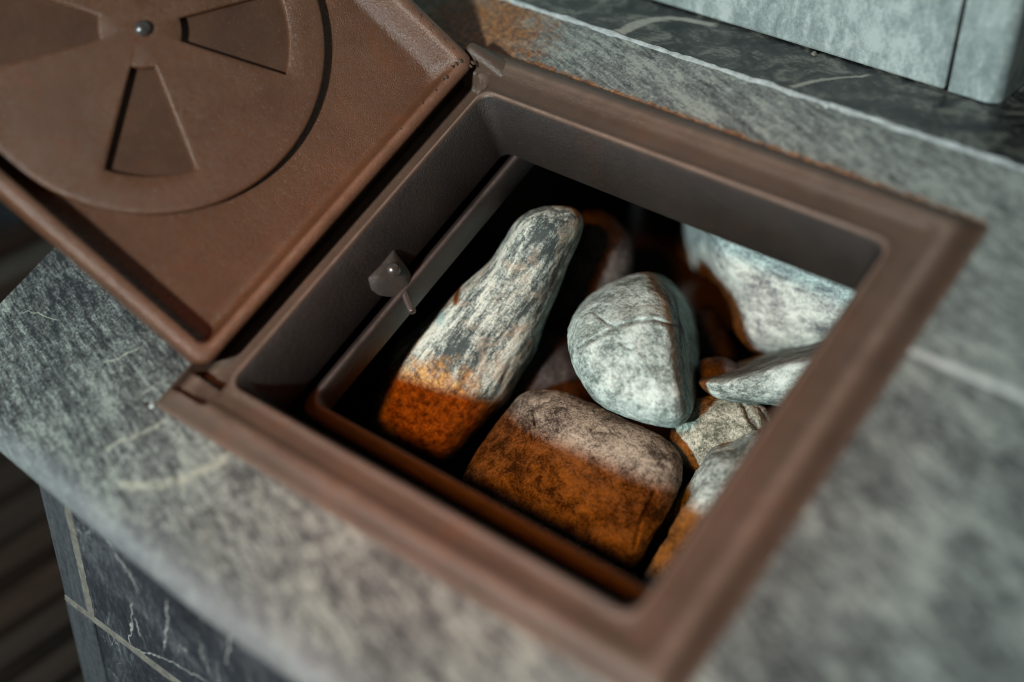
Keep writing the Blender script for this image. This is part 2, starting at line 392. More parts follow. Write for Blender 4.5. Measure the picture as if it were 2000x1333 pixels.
# ------------------------------------------------------------------ stove masonry
ZS = -0.008                      # slab surface below the hatch rim
stove = empty('sauna_stove', Matrix.Translation(Vector(to_world((-.38, .10, -.1))) * 1) , 'grey soapstone stove top and tiled body around the open iron hatch', 'sauna stove')
stove.matrix_basis = Matrix.Translation((-.2, wy(.3, -.1), 0))
def slab_piece(name, poly, bull_y=None, mat=M['slab'], thick=.027):
    bm = bmesh.new(); extrude_poly(bm, poly, ZS - thick, ZS)
    bmesh.ops.recalc_face_normals(bm, faces=bm.faces)
    if bull_y is not None:
        es = [e for e in bm.edges if all(v.co.y < bull_y + .016 for v in e.verts) and abs(e.verts[0].co.z - e.verts[1].co.z) < 1e-5]
        bmesh.ops.bevel(bm, geom=es, offset=.0125, segments=7, affect='EDGES', profile=.5)
    return frombm(name, bm, mat, stove, MS, smooth=True)
FY = .056
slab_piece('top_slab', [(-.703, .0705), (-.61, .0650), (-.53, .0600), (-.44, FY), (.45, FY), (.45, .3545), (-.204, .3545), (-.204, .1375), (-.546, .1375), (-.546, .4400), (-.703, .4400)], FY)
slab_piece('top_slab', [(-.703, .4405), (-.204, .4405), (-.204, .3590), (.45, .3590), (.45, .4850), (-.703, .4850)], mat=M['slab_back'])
# pale joints: right of the hatch, and the chipped line along the back
def ragged_strip(name, x0, x1, y0, y1, z, mat, n=160, amp=.0012, seed=1, thick=.006, parent=None, world=None):
    bm = bmesh.new(); rows = []
    for i in range(n + 1):
        x = x0 + (x1 - x0) * i / n
        a = amp * noise.fractal(Vector((x * 60, seed, 0)), .8, 2, 4); c = amp * noise.fractal(Vector((x * 60, seed + 9, 0)), .8, 2, 4)
        zz = z + amp * .5 * noise.fractal(Vector((x * 90, seed + 4, 0)), .8, 2, 3)
        rows.append([bm.verts.new(p) for p in ((x, y0 + a, z - thick), (x, y0 + a, zz), (x, (y0 + y1) / 2, zz + .0004), (x, y1 + c, zz), (x, y1 + c, z - thick))])
    for p, q in zip(rows[:-1], rows[1:]):
        for k in range(4): bm.faces.new((p[k], q[k], q[k + 1], p[k + 1]))
    return frombm(name, bm, mat, parent or stove, world or MS, smooth=True)
ragged_strip('grout_joint', -.2035, .45, .3541, .3594, ZS - .0004, M['grout'], amp=.0007, seed=3)
ragged_strip('chipped_edge', -.703, .45, .4846, .4876, ZS + .0006, M['chip'], amp=.0016, seed=7, n=260)
# dark level ledge behind the slope
ly0, lz0 = wy(.4872, ZS), wz(.4872, ZS) - .0002
bm = bmesh.new(); bm_box(bm, (-.75, ly0, lz0 - .03), (.45, ly0 + .34, lz0)); frombm('ledge_slab', bm, M['ledge'], stove, Matrix.Identity(4), smooth=False, bevel=(.0012, 2))
# body below the slab: front tiles, corner strips, grout
BY = wy(.07, -.035); BZ = wz(.07, -.035)
def up_at(u): return FLOOR + u
core = bmesh.new(); bm_box(core, (-.604, BY + .0085, .0), (.44, BY + .0125, BZ - .030)); frombm('grout_bed', core, M['tile_grout'], stove, smooth=False)
topz = BZ - .002
def tile(x0, x1, z0, z1, mat, name='front_tile', proud=0.0):
    bm = bmesh.new(); bm_box(bm, (x0, BY - proud, z0), (x1, BY + .008, z1)); return frombm(name, bm, mat, stove, smooth=False, bevel=(.0012, 2))
zz = [topz, up_at(-.1075), up_at(-.1125), up_at(-.405), up_at(-.410), 0.0]
tile(-.6115, -.5875, zz[1], zz[0], M['slate_edge'], 'corner_strip')
tile(-.5815, -.16, zz[1], zz[0], M['slate']); tile(-.155, .44, zz[1], zz[0], M['slate'])
tile(-.6115, -.5835, zz[3], zz[2], M['slate_edge'], 'corner_strip', .0008)
tile(-.5825, -.16, zz[3], zz[2], M['slate']); tile(-.155, .44, zz[3], zz[2], M['slate'])
tile(-.6115, -.5835, zz[5], zz[4], M['slate_edge'], 'corner_strip', .0008)
tile(-.5825, -.16, zz[5], zz[4], M['slate']); tile(-.155, .44, zz[5], zz[4], M['slate'])
# grout between the tiles, a little proud and uneven
def grout_bar(pts, wdt, seed, n=60):
    bm = bmesh.new(); (xa, za), (xb, zb) = pts; dx, dz = xb - xa, zb - za; L = math.hypot(dx, dz); nx, nz = -dz / L, dx / L
    rows = []
    for i in range(n + 1):
        t = i / n; x = xa + dx * t; z = za + dz * t
        wv = wdt * (1 + .25 * noise.fractal(Vector((t * 14, seed, 0)), .8, 2, 3))
        y = BY - .0006 + .0004 * noise.noise(Vector((t * 20, seed, 5)))
        rows.append([bm.verts.new(p) for p in ((x - nx * wv, BY + .008, z - nz * wv), (x - nx * wv, y + .0007, z - nz * wv), (x, y, z), (x + nx * wv, y + .0007, z + nz * wv), (x + nx * wv, BY + .008, z + nz * wv))])
    for p, q in zip(rows[:-1], rows[1:]):
        for k in range(4): bm.faces.new((p[k], q[k], q[k + 1], p[k + 1]))
    return frombm('grout_joint', bm, M['tile_grout'], stove, smooth=True)
grout_bar([(-.5845, topz - .001), (-.5845, zz[1] - .002)], .0035, 1)
grout_bar([(-.6112, up_at(-.110)), (.44, up_at(-.110))], .0034, 2, 160)
grout_bar([(-.6112, up_at(-.4075)), (.44, up_at(-.4075))], .0028, 3, 100)
# left flank of the body
bm = bmesh.new(); bm_box(bm, (-.6110, BY + .009, 0), (-.600, wy(.48, -.05), BZ + .005)); sp_ = frombm('side_panel', bm, M['slate_edge'], stove, smooth=False)
for v in sp_.data.vertices:                                     # its top follows the slope of the slab
    pass
sp_off = sp_.matrix_basis.translation
for v in sp_.data.vertices:
    wyv = v.co.y + sp_off.y + stove.matrix_basis.translation.y
    if v.co.z > .3: v.co.z = BZ - .001 + (wyv - BY) * math.tan(ALPHA) - sp_off.z - stove.matrix_basis.translation.z
# pale column on the ledge
cy = ly0 + .0585
col = empty('stone_column', Matrix.Translation((-.5, cy + .1, lz0)), 'pale grey-green stone panelled column rising from the dark ledge', 'column')
bm = bmesh.new(); bm_box(bm, (-.95, cy, lz0 + .0008), (-.2762, cy + .03, lz0 + .75)); frombm('panel', bm, M['column'], col, smooth=False, bevel=(.0016, 2))
bm = bmesh.new(); vs = bm_box(bm, (-.2738, cy + .0006, lz0 + .0008), (-.2435, cy + .26, lz0 + .75))
es = [e for e in bm.edges if all(v.co.x > -.25 and v.co.y < cy + .01 for v in e.verts)]
bmesh.ops.bevel(bm, geom=es, offset=.009, segments=5, affect='EDGES', profile=.5)
frombm('panel', bm, M['column'], col, smooth=True)
bm = bmesh.new(); bm_box(bm, (-.95, cy + .031, lz0 + .0005), (-.276, cy + .25, lz0 + .745)); frombm('core', bm, M['dark'], col, smooth=False)

# ------------------------------------------------------------------ iron hatch
HB = Vector((-.372, .286, ZS))
hatch = empty('stove_hatch', MS @ Matrix.Translation(HB), 'brown cast iron hatch with its square lid swung open over the stones', 'hatch')
def hm(): return MS
X0, X1, Y0, Y1 = -.514, -.2372, .1646, .4075
def loop(ins, z, r):
    k = ins / .0325
    a, b_, c_, d_ = [(k * w_ if ins > 0 else ins) for w_ in (.0370, .0370, .0305, .0360)]
    return [(x, y, z) for x, y in rounded_rect(X0 - a, X1 + b_, Y0 - c_, Y1 + d_, r)]
prof = [(.0325, ZS - .004, .004), (.0325, ZS + .0006, .004), (.0312, ZS + .0018, .004), (.0262, -.0006, .0045), (.0240, .0012, .005), (.0205, .0020, .006), (.0165, .0013, .007), (.0135, -.0002, .0075),
        (.0120, -.0007, .008), (.0045, -.0010, .009), (.0025, -.0004, .009), (.0010, .0001, .009), (-.0004, -.0005, .009), (-.0010, -.0018, .009)]
pf = []
for p_, q_ in zip(prof[:-1], prof[1:]):
    for k_ in range(4): pf.append(tuple(a_ + (b_ - a_) * k_ / 4 for a_, b_ in zip(p_, q_)))
pf.append(prof[-1])
bm = bmesh.new(); bm.verts.layers.float.new('edge_sheen'); lp = [loop(i, z, r) for i, z, r in pf]
def hingeside(p):                       # the left bar is cut down to a low ledge under the hinge
    x, y, z = p
    def sm(t): t = min(1, max(0, t)); return t * t * (3 - 2 * t)
    if X0 - .0285 < x < X0 - .0008 and z > -.006:
        deep = sm((X0 - .0010 - x) / .0050) * sm((y - .1600) / .0030) * sm((.4170 - y) / .0030) * .0135
        seat = sm((X0 - .0005 - x) / .0035) * sm((y - .1455) / .0030) * sm((.4170 - y) / .0030) * .0050
        z -= max(deep, seat)
    return (x, y, z)
def dens(lpv):                          # extra points so the cut-down bar has crisp ends
    out = []
    for i, p in enumerate(lpv):
        q = lpv[(i + 1) % len(lpv)]; out.append(p)
        if math.dist(p, q) > .05:
            for t in [k / 180 for k in range(1, 180)]: out.append(tuple(p[j] + (q[j] - p[j]) * t for j in range(3)))
    return out
rows_ = loops_mesh(bm, [[hingeside(p) for p in dens(l)] for l in lp])
set_edge_sheen(bm, rows_, [max(.5 * math.exp(-((i - .0195) / .0028) ** 2), .85 * math.exp(-((i - .0003) / .0007) ** 2), .35 * math.exp(-((i - .0318) / .0012) ** 2)) for i, z, r in pf])
frombm('frame', bm, M['brown'], hatch, MS)
# sloping inner walls
bm = bmesh.new()
wl = [(-.0010, -.0018, .009, 0, 0), (-.0022, -.004, .009, .0012, .001), (-.0010, -.040, .006, .0113, .0096), (-.0010, -.0425, .006, .0103, .0086), (.006, -.0425, .006, .0103, .0086)]
loops_mesh(bm, [[(x, y, z) for x, y in rounded_rect(X0 - i + a, X1 + i - a, Y0 - i + c, Y1 + i - c, r)] for i, z, r, a, c in wl])
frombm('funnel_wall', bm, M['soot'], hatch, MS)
# inner stone ring with a rounded top
rx0, rx1, ry0, ry1 = -.4908, -.250, .1935, .412
bm = bmesh.new(); rl = []
for o_, z, r in [(.0105, -.060, .014), (.0105, -.0480, .014), (.0100, -.0466, .0135), (.0088, -.0452, .013), (.0040, -.0410, .011), (.0028, -.0404, .010), (.0018, -.0402, .009), (.0010, -.0407, .008), (.0004, -.0418, .007), (.0001, -.0435, .006), (0, -.0585, .006), (.001, -.060, .006)]:
    rl.append([(x, y, z) for x, y in rounded_rect(rx0 - o_, rx1 + o_, ry0 - o_, ry1 + o_, r)])
bm.verts.layers.float.new('edge_sheen'); set_edge_sheen(bm, loops_mesh(bm, rl, closed=True), [0, 0, 0, 0, .15, .5, .8, .6, .2, 0, 0, 0])
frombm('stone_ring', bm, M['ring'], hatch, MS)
# stone chamber under the ring
bm = bmesh.new()
loops_mesh(bm, [[(x, y, z) for x, y in rounded_rect(-.575, -.175, .10, .515, .01)] for z in (-.0605, -.27)], cap=True)
# lid of the chamber around the ring so no light leaks in
loops_mesh(bm, [[(x, y, -.0600) for x, y in rounded_rect(-.575, -.175, .10, .515, .01)], [(x, y, -.0602) for x, y in rounded_rect(rx0 - .011, rx1 + .011, ry0 - .011, ry1 + .011, .006)]])
ch = frombm('stone_chamber', bm, M['dark'], hatch, MS, smooth=False)
bm = bmesh.new()
loops_mesh(bm, [[(x, y, -.0435) for x, y in rounded_rect(-.53, -.222, .145, .43, .01)], [(x, y, -.060) for x, y in rounded_rect(-.53, -.222, .145, .43, .01)]])
frombm('chamber_collar', bm, M['dark'], hatch, MS, smooth=False)

# hinge ears on both ends of the hinge side
def ear(yc, wdt, x_hi, x_lo, h):
    bm = bmesh.new(); n = 14; rows = []
    for i in range(n + 1):
        t = i / n; x = x_hi + (x_lo - x_hi) * t
        top = h * (1 - t) ** .85 if t > .12 else h * (1 - .12) ** .85 * (.15 + .85 * math.sin(t / .12 * math.pi / 2))
        ring = []
        for k in range(9):
            a = math.pi * k / 8; ring.append(bm.verts.new((x, yc + wdt * math.cos(a) * (.92 + .25 * t), -.004 + (top + .004) * math.sin(a) ** .42)))
        rows.append(ring)
    for p, q in zip(rows[:-1], rows[1:]):
        for k in range(8): bm.faces.new((p[k], p[k + 1], q[k + 1], q[k]))
    bm.faces.new(rows[0]); bm.faces.new(rows[-1][::-1])
    return frombm('hinge_ear', bm, M['brown'], hatch, MS)
ear(.4275, .0058, -.5410, -.5090, .0140)

# clip that holds the ring on the hinge-side wall: cast tab, rivet and pin
def on_wall(u, v, off=0.):              # point on the left sloping wall, OFF metres proud of it
    nrm = np.array([.957, 0, .29]); p0 = np.array([-.5128, 0, -.0018]) + nrm * off
    d = ray(u, v); return EYE + d * (((p0 - EYE) @ nrm) / (d @ nrm))
clip_top = [(719, 543), (741, 521), (769, 487), (787, 512), (800, 530), (803, 545), (786, 551), (762, 550), (740, 549)]
clip_low = [(724, 566), (740, 578), (770, 582), (797, 577), (808, 560), (803, 545)]
bm = bmesh.new()
def ring_pts(px, off): return [Vector(on_wall(u, v, off)) for u, v in px]
outer = [(719, 543), (741, 521), (769, 487), (787, 512), (801, 532), (809, 558), (800, 576), (781, 580), (758, 580), (740, 577), (725, 566)]
offs = [.0085, .0045, .0022, .0050, .0070, .0065, .0050, .0045, .0045, .0045, .0050]
inner = [(738, 540), (750, 527), (767, 505), (778, 519), (788, 533), (794, 552), (788, 562), (776, 566), (760, 566), (746, 564), (736, 556)]
iofs = [.0115, .0095, .0060, .0090, .0100, .0098, .0080, .0072, .0072, .0075, .0090]
crest = [(746, 546), (756, 544), (768, 540), (772, 538), (778, 541), (782, 550), (776, 552), (770, 551), (764, 551), (756, 550), (750, 549)]
cof = [.0118, .0118, .0118, .0118, .0116, .0106, .0104, .0104, .0106, .0108, .0112]
L0 = [Vector(on_wall(u, v, -.004)) for u, v in outer]
Ls = [L0, [Vector(on_wall(*p, o)) for p, o in zip(outer, offs)], [Vector(on_wall(*p, o)) for p, o in zip(inner, iofs)], [Vector(on_wall(*p, o)) for p, o in zip(crest, cof)]]
loops_mesh(bm, Ls, cap=True)
clip = frombm('ring_clip', bm, M['clip'], hatch, MS, bevel=(.0009, 2), angle=20)
def dome(name, c, nrm, r, h, mat, parent, world, segs=24, rings=8):
    nrm = Vector(nrm).normalized(); q = nrm.to_track_quat('Z', 'Y'); bm = bmesh.new(); lo = []
    for k in range(rings):
        a = math.pi / 2 * k / rings; rr = r * math.cos(a); z = h * math.sin(a)
        lo.append([Vector(c) + q @ Vector((rr * math.cos(2 * math.pi * i / segs), rr * math.sin(2 * math.pi * i / segs), z)) for i in range(segs)])
    lo.insert(0, [p - nrm * r * .5 for p in lo[0]])
    loops_mesh(bm, lo, cap=True); return frombm(name, bm, mat, parent, world)
dome('rivet', on_wall(768, 527, .0095), (.75, -.2, .66), .0045, .0042, M['steel'], clip, MS)
pa = on_wall(788, 568, .0060); pb = on_wall(806, 611, .0185)
def rod(name, a, b, r, mat, parent, world, segs=16):
    a = Vector(a); b = Vector(b); d = (b - a); q = d.to_track_quat('Z', 'Y'); L = d.length; bm = bmesh.new(); lo = []
    for z, rr in ((0, r), (L - r * .35, r), (L - r * .1, r * .85), (L, r * .5)):
        lo.append([a + q @ Vector((rr * math.cos(2 * math.pi * i / segs), rr * math.sin(2 * math.pi * i / segs), z)) for i in range(segs)])
    loops_mesh(bm, lo, cap=True); return frombm(name, bm, mat, parent, world)
rod('pin', pa, pb, .0024, M['steel'], clip, MS)

# lid, open at 45 degrees to the slab: local axes u (away from the hinge), v (= slab y), w (face normal)
TH = math.radians(45)
LM = Matrix.Identity(4)
for i, (U_, V_, W_, O_) in enumerate(zip((-math.cos(TH), 0, math.sin(TH)), (0, 1, 0), (math.sin(TH), 0, math.cos(TH)), (-.53, 0, .01))):
    LM[i][0], LM[i][1], LM[i][2], LM[i][3] = U_, V_, W_, O_
LW = MS @ LM
U0, U1, V0, V1 = -.0045, .3070, .1640, .4215
PW = -.0155
def lloop(a, z, r): return [(x, y, z) for x, y in rounded_rect(U0 + a[0], U1 - a[1], V0 + a[2], V1 - a[3], r, 8)]
lid_prof = [((.003,) * 4, -.0235, .007), ((.0008,) * 4, -.022, .008), ((0,) * 4, -.004, .008), ((.0004,) * 4, -.0016, .008), ((.0018,) * 4, -.0003, .008), ((.004, .004, .004, .004), 0, .007),
            ((.0062, .007, .0072, .0076), -.0001, .007), ((.0074, .0086, .0084, .0090), -.0007, .007), ((.0082, .010, .0092, .0102), -.0022, .007),
            ((.0088, .0125, .0098, .0125), -.0060, .007), ((.0096, .0150, .0106, .0150), PW + .0056, .007), ((.0106, .0175, .0118, .0176), PW + .0024, .008), ((.0118, .0195, .0130, .0198), PW + .0007, .009), ((.0135, .022, .0148, .0225), PW, .010)]
bm = bmesh.new(); bm.verts.layers.float.new('edge_sheen'); set_edge_sheen(bm, loops_mesh(bm, [lloop(*p) for p in lid_prof], cap=True), [0, 0, 0, .25, .15, .25, .5, .45, .1, 0, 0, 0, 0, 0])
bm.verts.ensure_lookup_table()
bm.faces.new([bm.verts[i] for i in range(36)])
lid = frombm('lid', bm, M['lid'], hatch, LW)
# rotating damper disc with four wedge openings
DC = (.1512, .2908); DR = .1090; DT = -.0100
bm = bmesh.new()
rads = [0.0, .008, .0235, .034, .05, .07, .087, .098, .1045, .1072, DR]
step = 3.44 / 2
angs = []
for c_ in (45, 135, 225, 315):
    angs += [c_ - 17.2 + 34.4 * k / 14 for k in range(15)]
    angs += [c_ + 17.2 + 55.6 * k / 20 for k in range(1, 20)]
na = len(angs); grid = []
for ri, rr in enumerate(rads):
    if ri == 0: grid.append([bm.verts.new((DC[0], DC[1], DT))] * na); continue
    grid.append([bm.verts.new((DC[0] + rr * math.cos(math.radians(a)), DC[1] + rr * math.sin(math.radians(a)), DT - (.0004 if ri == len(rads) - 1 else 0))) for a in angs])
def inhole(ri, ai):
    a = (angs[ai] + .5) % 90
    return 2 <= ri < 6 and abs(a - 45) < 17.2
for ri in range(len(rads) - 1):
    for ai in range(na):
        j = (ai + 1) % na
        if inhole(ri, ai): continue
        f = (grid[0][0], grid[1][ai], grid[1][j]) if ri == 0 else (grid[ri][ai], grid[ri + 1][ai], grid[ri + 1][j], grid[ri][j])
        bm.faces.new(f)
bmesh.ops.recalc_face_normals(bm, faces=bm.faces)
r = bmesh.ops.extrude_face_region(bm, geom=bm.faces[:])
for v in r['geom']:
    if isinstance(v, bmesh.types.BMVert): v.co.z = PW - .0006
frombm('damper_disc', bm, M['lid'], lid, LW, bevel=(.0011, 2), angle=40)
bm = bmesh.new(); loops_mesh(bm, [[(DC[0] + r_ * math.cos(2 * math.pi * i / 72), DC[1] + r_ * math.sin(2 * math.pi * i / 72), z_) for i in range(72)] for r_, z_ in ((.100, PW + .0002), (.0998, PW + .0008))], cap=True)
frombm('recess_shade_plate', bm, M['plate'], lid, LW)  # added disc; the shade of the recess floor is in its colour
dome('rivet', (DC[0] - .0010, DC[1] + .0005, DT), (0, 0, 1), .0049, .0038, M['steel'], lid, LW)
# beads of paint and casting flash round the hinge-side corner of the lid
for_beads = [(.0035, .4135, .0012), (.0045, .4098, .0011), (.0052, .4065, .0008), (.0035, .3985, .0010), (.0044, .3955, .0007), (.0031, .387, .0006), (-.003, .4185, .0011), (-.0034, .4158, .0009),
         (.012, .4162, .0006), (.020, .4165, .0007), (.031, .4175, .0006), (.040, .4165, .0009), (.0045, .374, .0006), (.0036, .352, .0005), (.006, .325, .0005)]
bead_me = None
for u_, v_, r_ in for_beads:
    if bead_me is None:
        bm = bmesh.new(); bmesh.ops.create_icosphere(bm, subdivisions=2, radius=1.0)
        bead = frombm('paint_bead', bm, M['brown'], lid, LW @ Matrix.Translation((u_, v_, .0001)) @ Matrix.Diagonal((r_ * 1.5, r_, r_ * .6, 1))); bead_me = bead.data
    else:
        o = bead.copy(); COL.objects.link(o); o.parent = lid; o.matrix_basis = Matrix.Translation((u_, v_, .0001)) @ Matrix.Diagonal((r_ * 1.5, r_, r_ * .6, 1))

# ------------------------------------------------------------------ stones
def poly_resample(px, n):
    P = np.array(px, float); Q = np.vstack([P, P[:1]])
    # Catmull-Rom through the points, then even spacing
    m = len(P); out = []
    for i in range(m):
        p0, p1, p2, p3 = P[i - 1], P[i], P[(i + 1) % m], P[(i + 2) % m]
        for t in np.linspace(0, 1, 12, endpoint=False):
            out.append(.5 * ((2 * p1) + (-p0 + p2) * t + (2 * p0 - 5 * p1 + 4 * p2 - p3) * t ** 2 + (-p0 + 3 * p1 - 3 * p2 + p3) * t ** 3))
    out = np.array(out); seg = np.linalg.norm(np.roll(out, -1, 0) - out, axis=1); s = np.r_[0, np.cumsum(seg)]
    k = np.linspace(0, s[-1], n, endpoint=False); cl = np.vstack([out, out[:1]])
    return np.c_[np.interp(k, s, cl[:, 0]), np.interp(k, s, cl[:, 1])]
def dist_poly(P, poly, closed=True):
    A = np.array(poly, float); B = np.roll(A, -1, 0)
    if not closed: A, B = A[:-1], B[:-1]
    d = np.full(len(P), 1e9); sg = np.zeros(len(P))
    for a, b in zip(A, B):
        ab = b - a; t = np.clip(((P - a) @ ab) / (ab @ ab + 1e-9), 0, 1); q = a + t[:, None] * ab; e = np.linalg.norm(P - q, axis=1)
        m = e < d; d = np.where(m, e, d); sg = np.where(m, np.sign(ab[0] * (P[:, 1] - a[1]) - ab[1] * (P[:, 0] - a[0])), sg)
    return d, sg
def stone(label, px, d0, g, T, D, Tb, mat, centre=None, ridges=(), cracks=(), dents=(), dark=None, amp=.0016, seed=1, na=300, nf=80, nb=16, group='stones in the hatch'):
    """PX outline of the stone as seen, D0 depth of its middle, G slope of that middle sheet (m per 100 px),
    T / TB thickness before and behind it, D rounding radius in px."""
    o2 = poly_resample(px, na); c2 = np.array(centre if centre else o2.mean(0), float)
    S = np.r_[np.sin(np.linspace(0, math.pi / 2, nf + 1))[1:]]
    P2 = [c2[None]]; 
    for s in S: P2.append(c2 + (o2 - c2) * s)
    F2 = np.vstack(P2)
    d, _ = dist_poly(F2, o2); d[-na:] = 0
    q = np.clip(d / D, 0, 1); h = T * np.sqrt(np.clip(1 - (1 - q) ** 2, 0, 1))
    h += T * .35 * np.clip(d / (D * 3), 0, 1)
    edge = np.clip(d / (D * .5), 0, 1)
    def falls(Q):
        tot = np.zeros(len(Q))
        for line, side, slope, soft in ridges:
            e, sg = dist_poly(Q, line, False); x = e * sg * side
            tot += np.where(x > -4 * soft, soft * np.log1p(np.exp(np.clip(x / soft, -30, 30))), 0) * slope
        return tot
    for line, wd, dep in cracks:
        e, _ = dist_poly(F2, line, False); h -= dep * np.exp(-(e / wd) ** 2) * edge
    dark_mask = np.zeros(len(F2))  # mask for darker crack lines and the darker side of a ridge
    for line, wd, dep in cracks:
        e, _ = dist_poly(F2, line, False); dark_mask = np.maximum(dark_mask, .95 * np.exp(-(e / (wd * .9)) ** 2) * edge)
    if dark:
        e, sg = dist_poly(F2, dark[0], False); dark_mask = np.maximum(dark_mask, dark[2] * np.clip((e * sg * dark[1]) / 4, 0, 1))
    for (u, v), rad, dep in dents:
        e = np.linalg.norm(F2 - np.array([u, v]), axis=1); h -= dep * np.exp(-(e / rad) ** 2) * edge
    def mid(Q): return d0 + g[0] * (Q[:, 0] - c2[0]) / 100 + g[1] * (Q[:, 1] - c2[1]) / 100
    dep = mid(F2) - h + falls(F2)
    SB = np.sin(np.linspace(math.pi / 2, 0, nb + 1))[1:-1]
    B2 = np.vstack([c2 + (o2 - c2) * s for s in SB] + [c2[None]])
    db, _ = dist_poly(B2, o2); hb = Tb * np.sqrt(np.clip(1 - (1 - np.clip(db / (D * 1.8), 0, 1)) ** 2, 0, 1))
    depb = mid(B2) + hb + falls(B2)
    A2 = np.vstack([F2, B2]); dd = np.r_[dep, depb]
    rays = np.c_[(A2[:, 0] - 1000) / FPX, (A2[:, 1] - 666.5) / FPX, np.ones(len(A2))] @ R
    V = to_world(EYE + rays * dd[:, None])
    ctr = V.mean(0); V = V - ctr
    faces = []; n0 = 1
    for i in range(na): faces.append((0, n0 + i, n0 + (i + 1) % na))
    nr = len(S) + len(SB)
    for r_ in range(nr - 1):
        a = 1 + r_ * na; b_ = a + na
        for i in range(na):
            j = (i + 1) % na; faces.append((a + i, b_ + i, b_ + j, a + j))
    last = len(V) - 1; a = 1 + (nr - 1) * na
    for i in range(na): faces.append((a + i, last, a + (i + 1) % na))
    me = bpy.data.meshes.new('stone'); me.from_pydata(V.tolist(), [], faces); me.update()
    nrm = np.empty(len(V) * 3); me.vertices.foreach_get('normal', nrm); nrm = nrm.reshape(-1, 3)
    off = np.array([noise.fractal(Vector(p) * 45 + Vector((seed * 3.1, seed, 0)), .9, 2.1, 3) * amp * .6 + noise.fractal(Vector(p) * 230 + Vector((seed, 7, seed)), .8, 2.1, 4) * amp * .25 for p in V])
    V = V + nrm * off[:, None]
    me.vertices.foreach_set('co', V.ravel()); me.update()
    bm = bmesh.new(); bm.from_mesh(me); bmesh.ops.recalc_face_normals(bm, faces=bm.faces); bm.to_mesh(me); bm.free()
    da = me.attributes.new('dark_mask', 'FLOAT', 'POINT'); da.data.foreach_set('value', np.r_[dark_mask, np.zeros(len(B2))].astype(np.float32))
    o = link('stone', me, mat, None, Matrix.Translation(Vector(ctr)))
    tag(o, label, 'stone', group); return o

TEAL_D, TEAL_M, TEAL_L = (.10, .115, .105), (.36, .40, .37), (.66, .70, .66)
A_END = to_world(at_depth(820, 850, .905)); A_CTR = to_world(at_depth(915, 680, .92))
rk_a = mat_rock('streaked_olivine_stone', (.040, .060, .060), (.225, .285, .265), (.56, .645, .575), 1, streak=(to_world(at_depth(1110, 430, .90)) - to_world(at_depth(830, 800, .905)), (.22, 1.15, 1.15)), cream=(.50, .43, .32), warm_shade=((A_END - A_CTR), .064), wid=.045)
rk_b = mat_rock('brown_speckled_stone', (.034, .028, .022), (.195, .185, .148), (.38, .37, .30), 2, scale=1.5, spec_dark=.7)
rk_c = mat_rock('pale_fractured_stone', (.095, .15, .145), (.32, .46, .45), (.53, .73, .72), 3, scale=.9, spec_dark=.4)
rk_d = mat_rock('pale_chip_stone', (.085, .12, .112), (.30, .395, .375), (.52, .65, .62), 4, scale=1.2, streak=(to_world(at_depth(1600, 690, .85)) - to_world(at_depth(1400, 745, .85)), (.3, 1, 1)))
rk_e = mat_rock('greenish_stone', (.065, .08, .062), (.24, .285, .235), (.46, .52, .44), 5, scale=1.3)
rk_f = mat_rock('pale_ridged_stone', (.085, .12, .112), (.285, .37, .35), (.52, .65, .62), 6)
rk_g = mat_rock('banded_violet_stone', (.11, .125, .14), (.33, .385, .365), (.60, .69, .64), 7, scale=.8, streak=(to_world(at_depth(1690, 560, .95)) - to_world(at_depth(1420, 480, .95)), (.35, 1.1, 1.1)))
rk_k = mat_rock('gap_shade_stone', (.012, .011, .010), (.032, .028, .026), (.065, .060, .058), 12)  # shade of the deep gaps is put into this near-black colour
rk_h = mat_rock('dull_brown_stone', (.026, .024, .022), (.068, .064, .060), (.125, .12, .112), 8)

A = [(1100, 402), (1126, 410), (1139, 432), (1131, 470), (1107, 526), (1085, 582), (1066, 627), (1044, 690), (1010, 747), (988, 788), (934, 838), (875, 900), (826, 895), (758, 866), (727, 837), (720, 799), (729, 758), (762, 684), (815, 640), (862, 596), (914, 547), (957, 511), (986, 466), (1012, 428), (1055, 405)]
stone('long tapered grey stone leaning along the hinge side of the hatch', A, .915, (.002, .006), .024, 55, .05, rk_a, centre=(928, 648),
      ridges=[([(1120, 480), (1050, 640), (960, 800), (900, 900)], -1, .00022, 12)], cracks=[([(1105, 500), (1075, 560), (1050, 620)], 4, .0016), ([(1000, 700), (980, 745)], 4, .0012)],
      dents=[((1108, 424), 14, .0025), ((770, 835), 26, .004)], seed=1, amp=.0010)
B = [(905, 930), (938, 871), (986, 806), (1022, 768), (1060, 761), (1105, 767), (1159, 789), (1213, 815), (1276, 843), (1316, 873), (1331, 902), (1331, 943), (1306, 1000), (1275, 1050), (1246, 1100), (1222, 1112), (1150, 1092), (1060, 1050), (970, 1000), (916, 962)]
stone('broad brown block shaped stone lying along the front of the hatch', B, .872, (-.008, -.012), .022, 75, .06, rk_b,
      cracks=[([(1105, 772), (1060, 790), (1042, 800), (1045, 830)], 3.5, .0035), ([(1278, 960), (1250, 1020), (1240, 1070)], 3.5, .0035), ([(1290, 905), (1328, 925)], 5, .0015)], dents=[((1170, 1025), 16, .002), ((1060, 800), 20, .0012)], seed=2, amp=.0015)
Cc = [(1108, 661), (1114, 630), (1132, 598), (1167, 567), (1214, 544), (1257, 532), (1284, 536), (1310, 553), (1341, 583), (1358, 622), (1363, 665), (1364, 731), (1362, 775), (1350, 806), (1331, 830), (1307, 835), (1268, 828), (1218, 813), (1167, 786), (1136, 747), (1116, 704)]
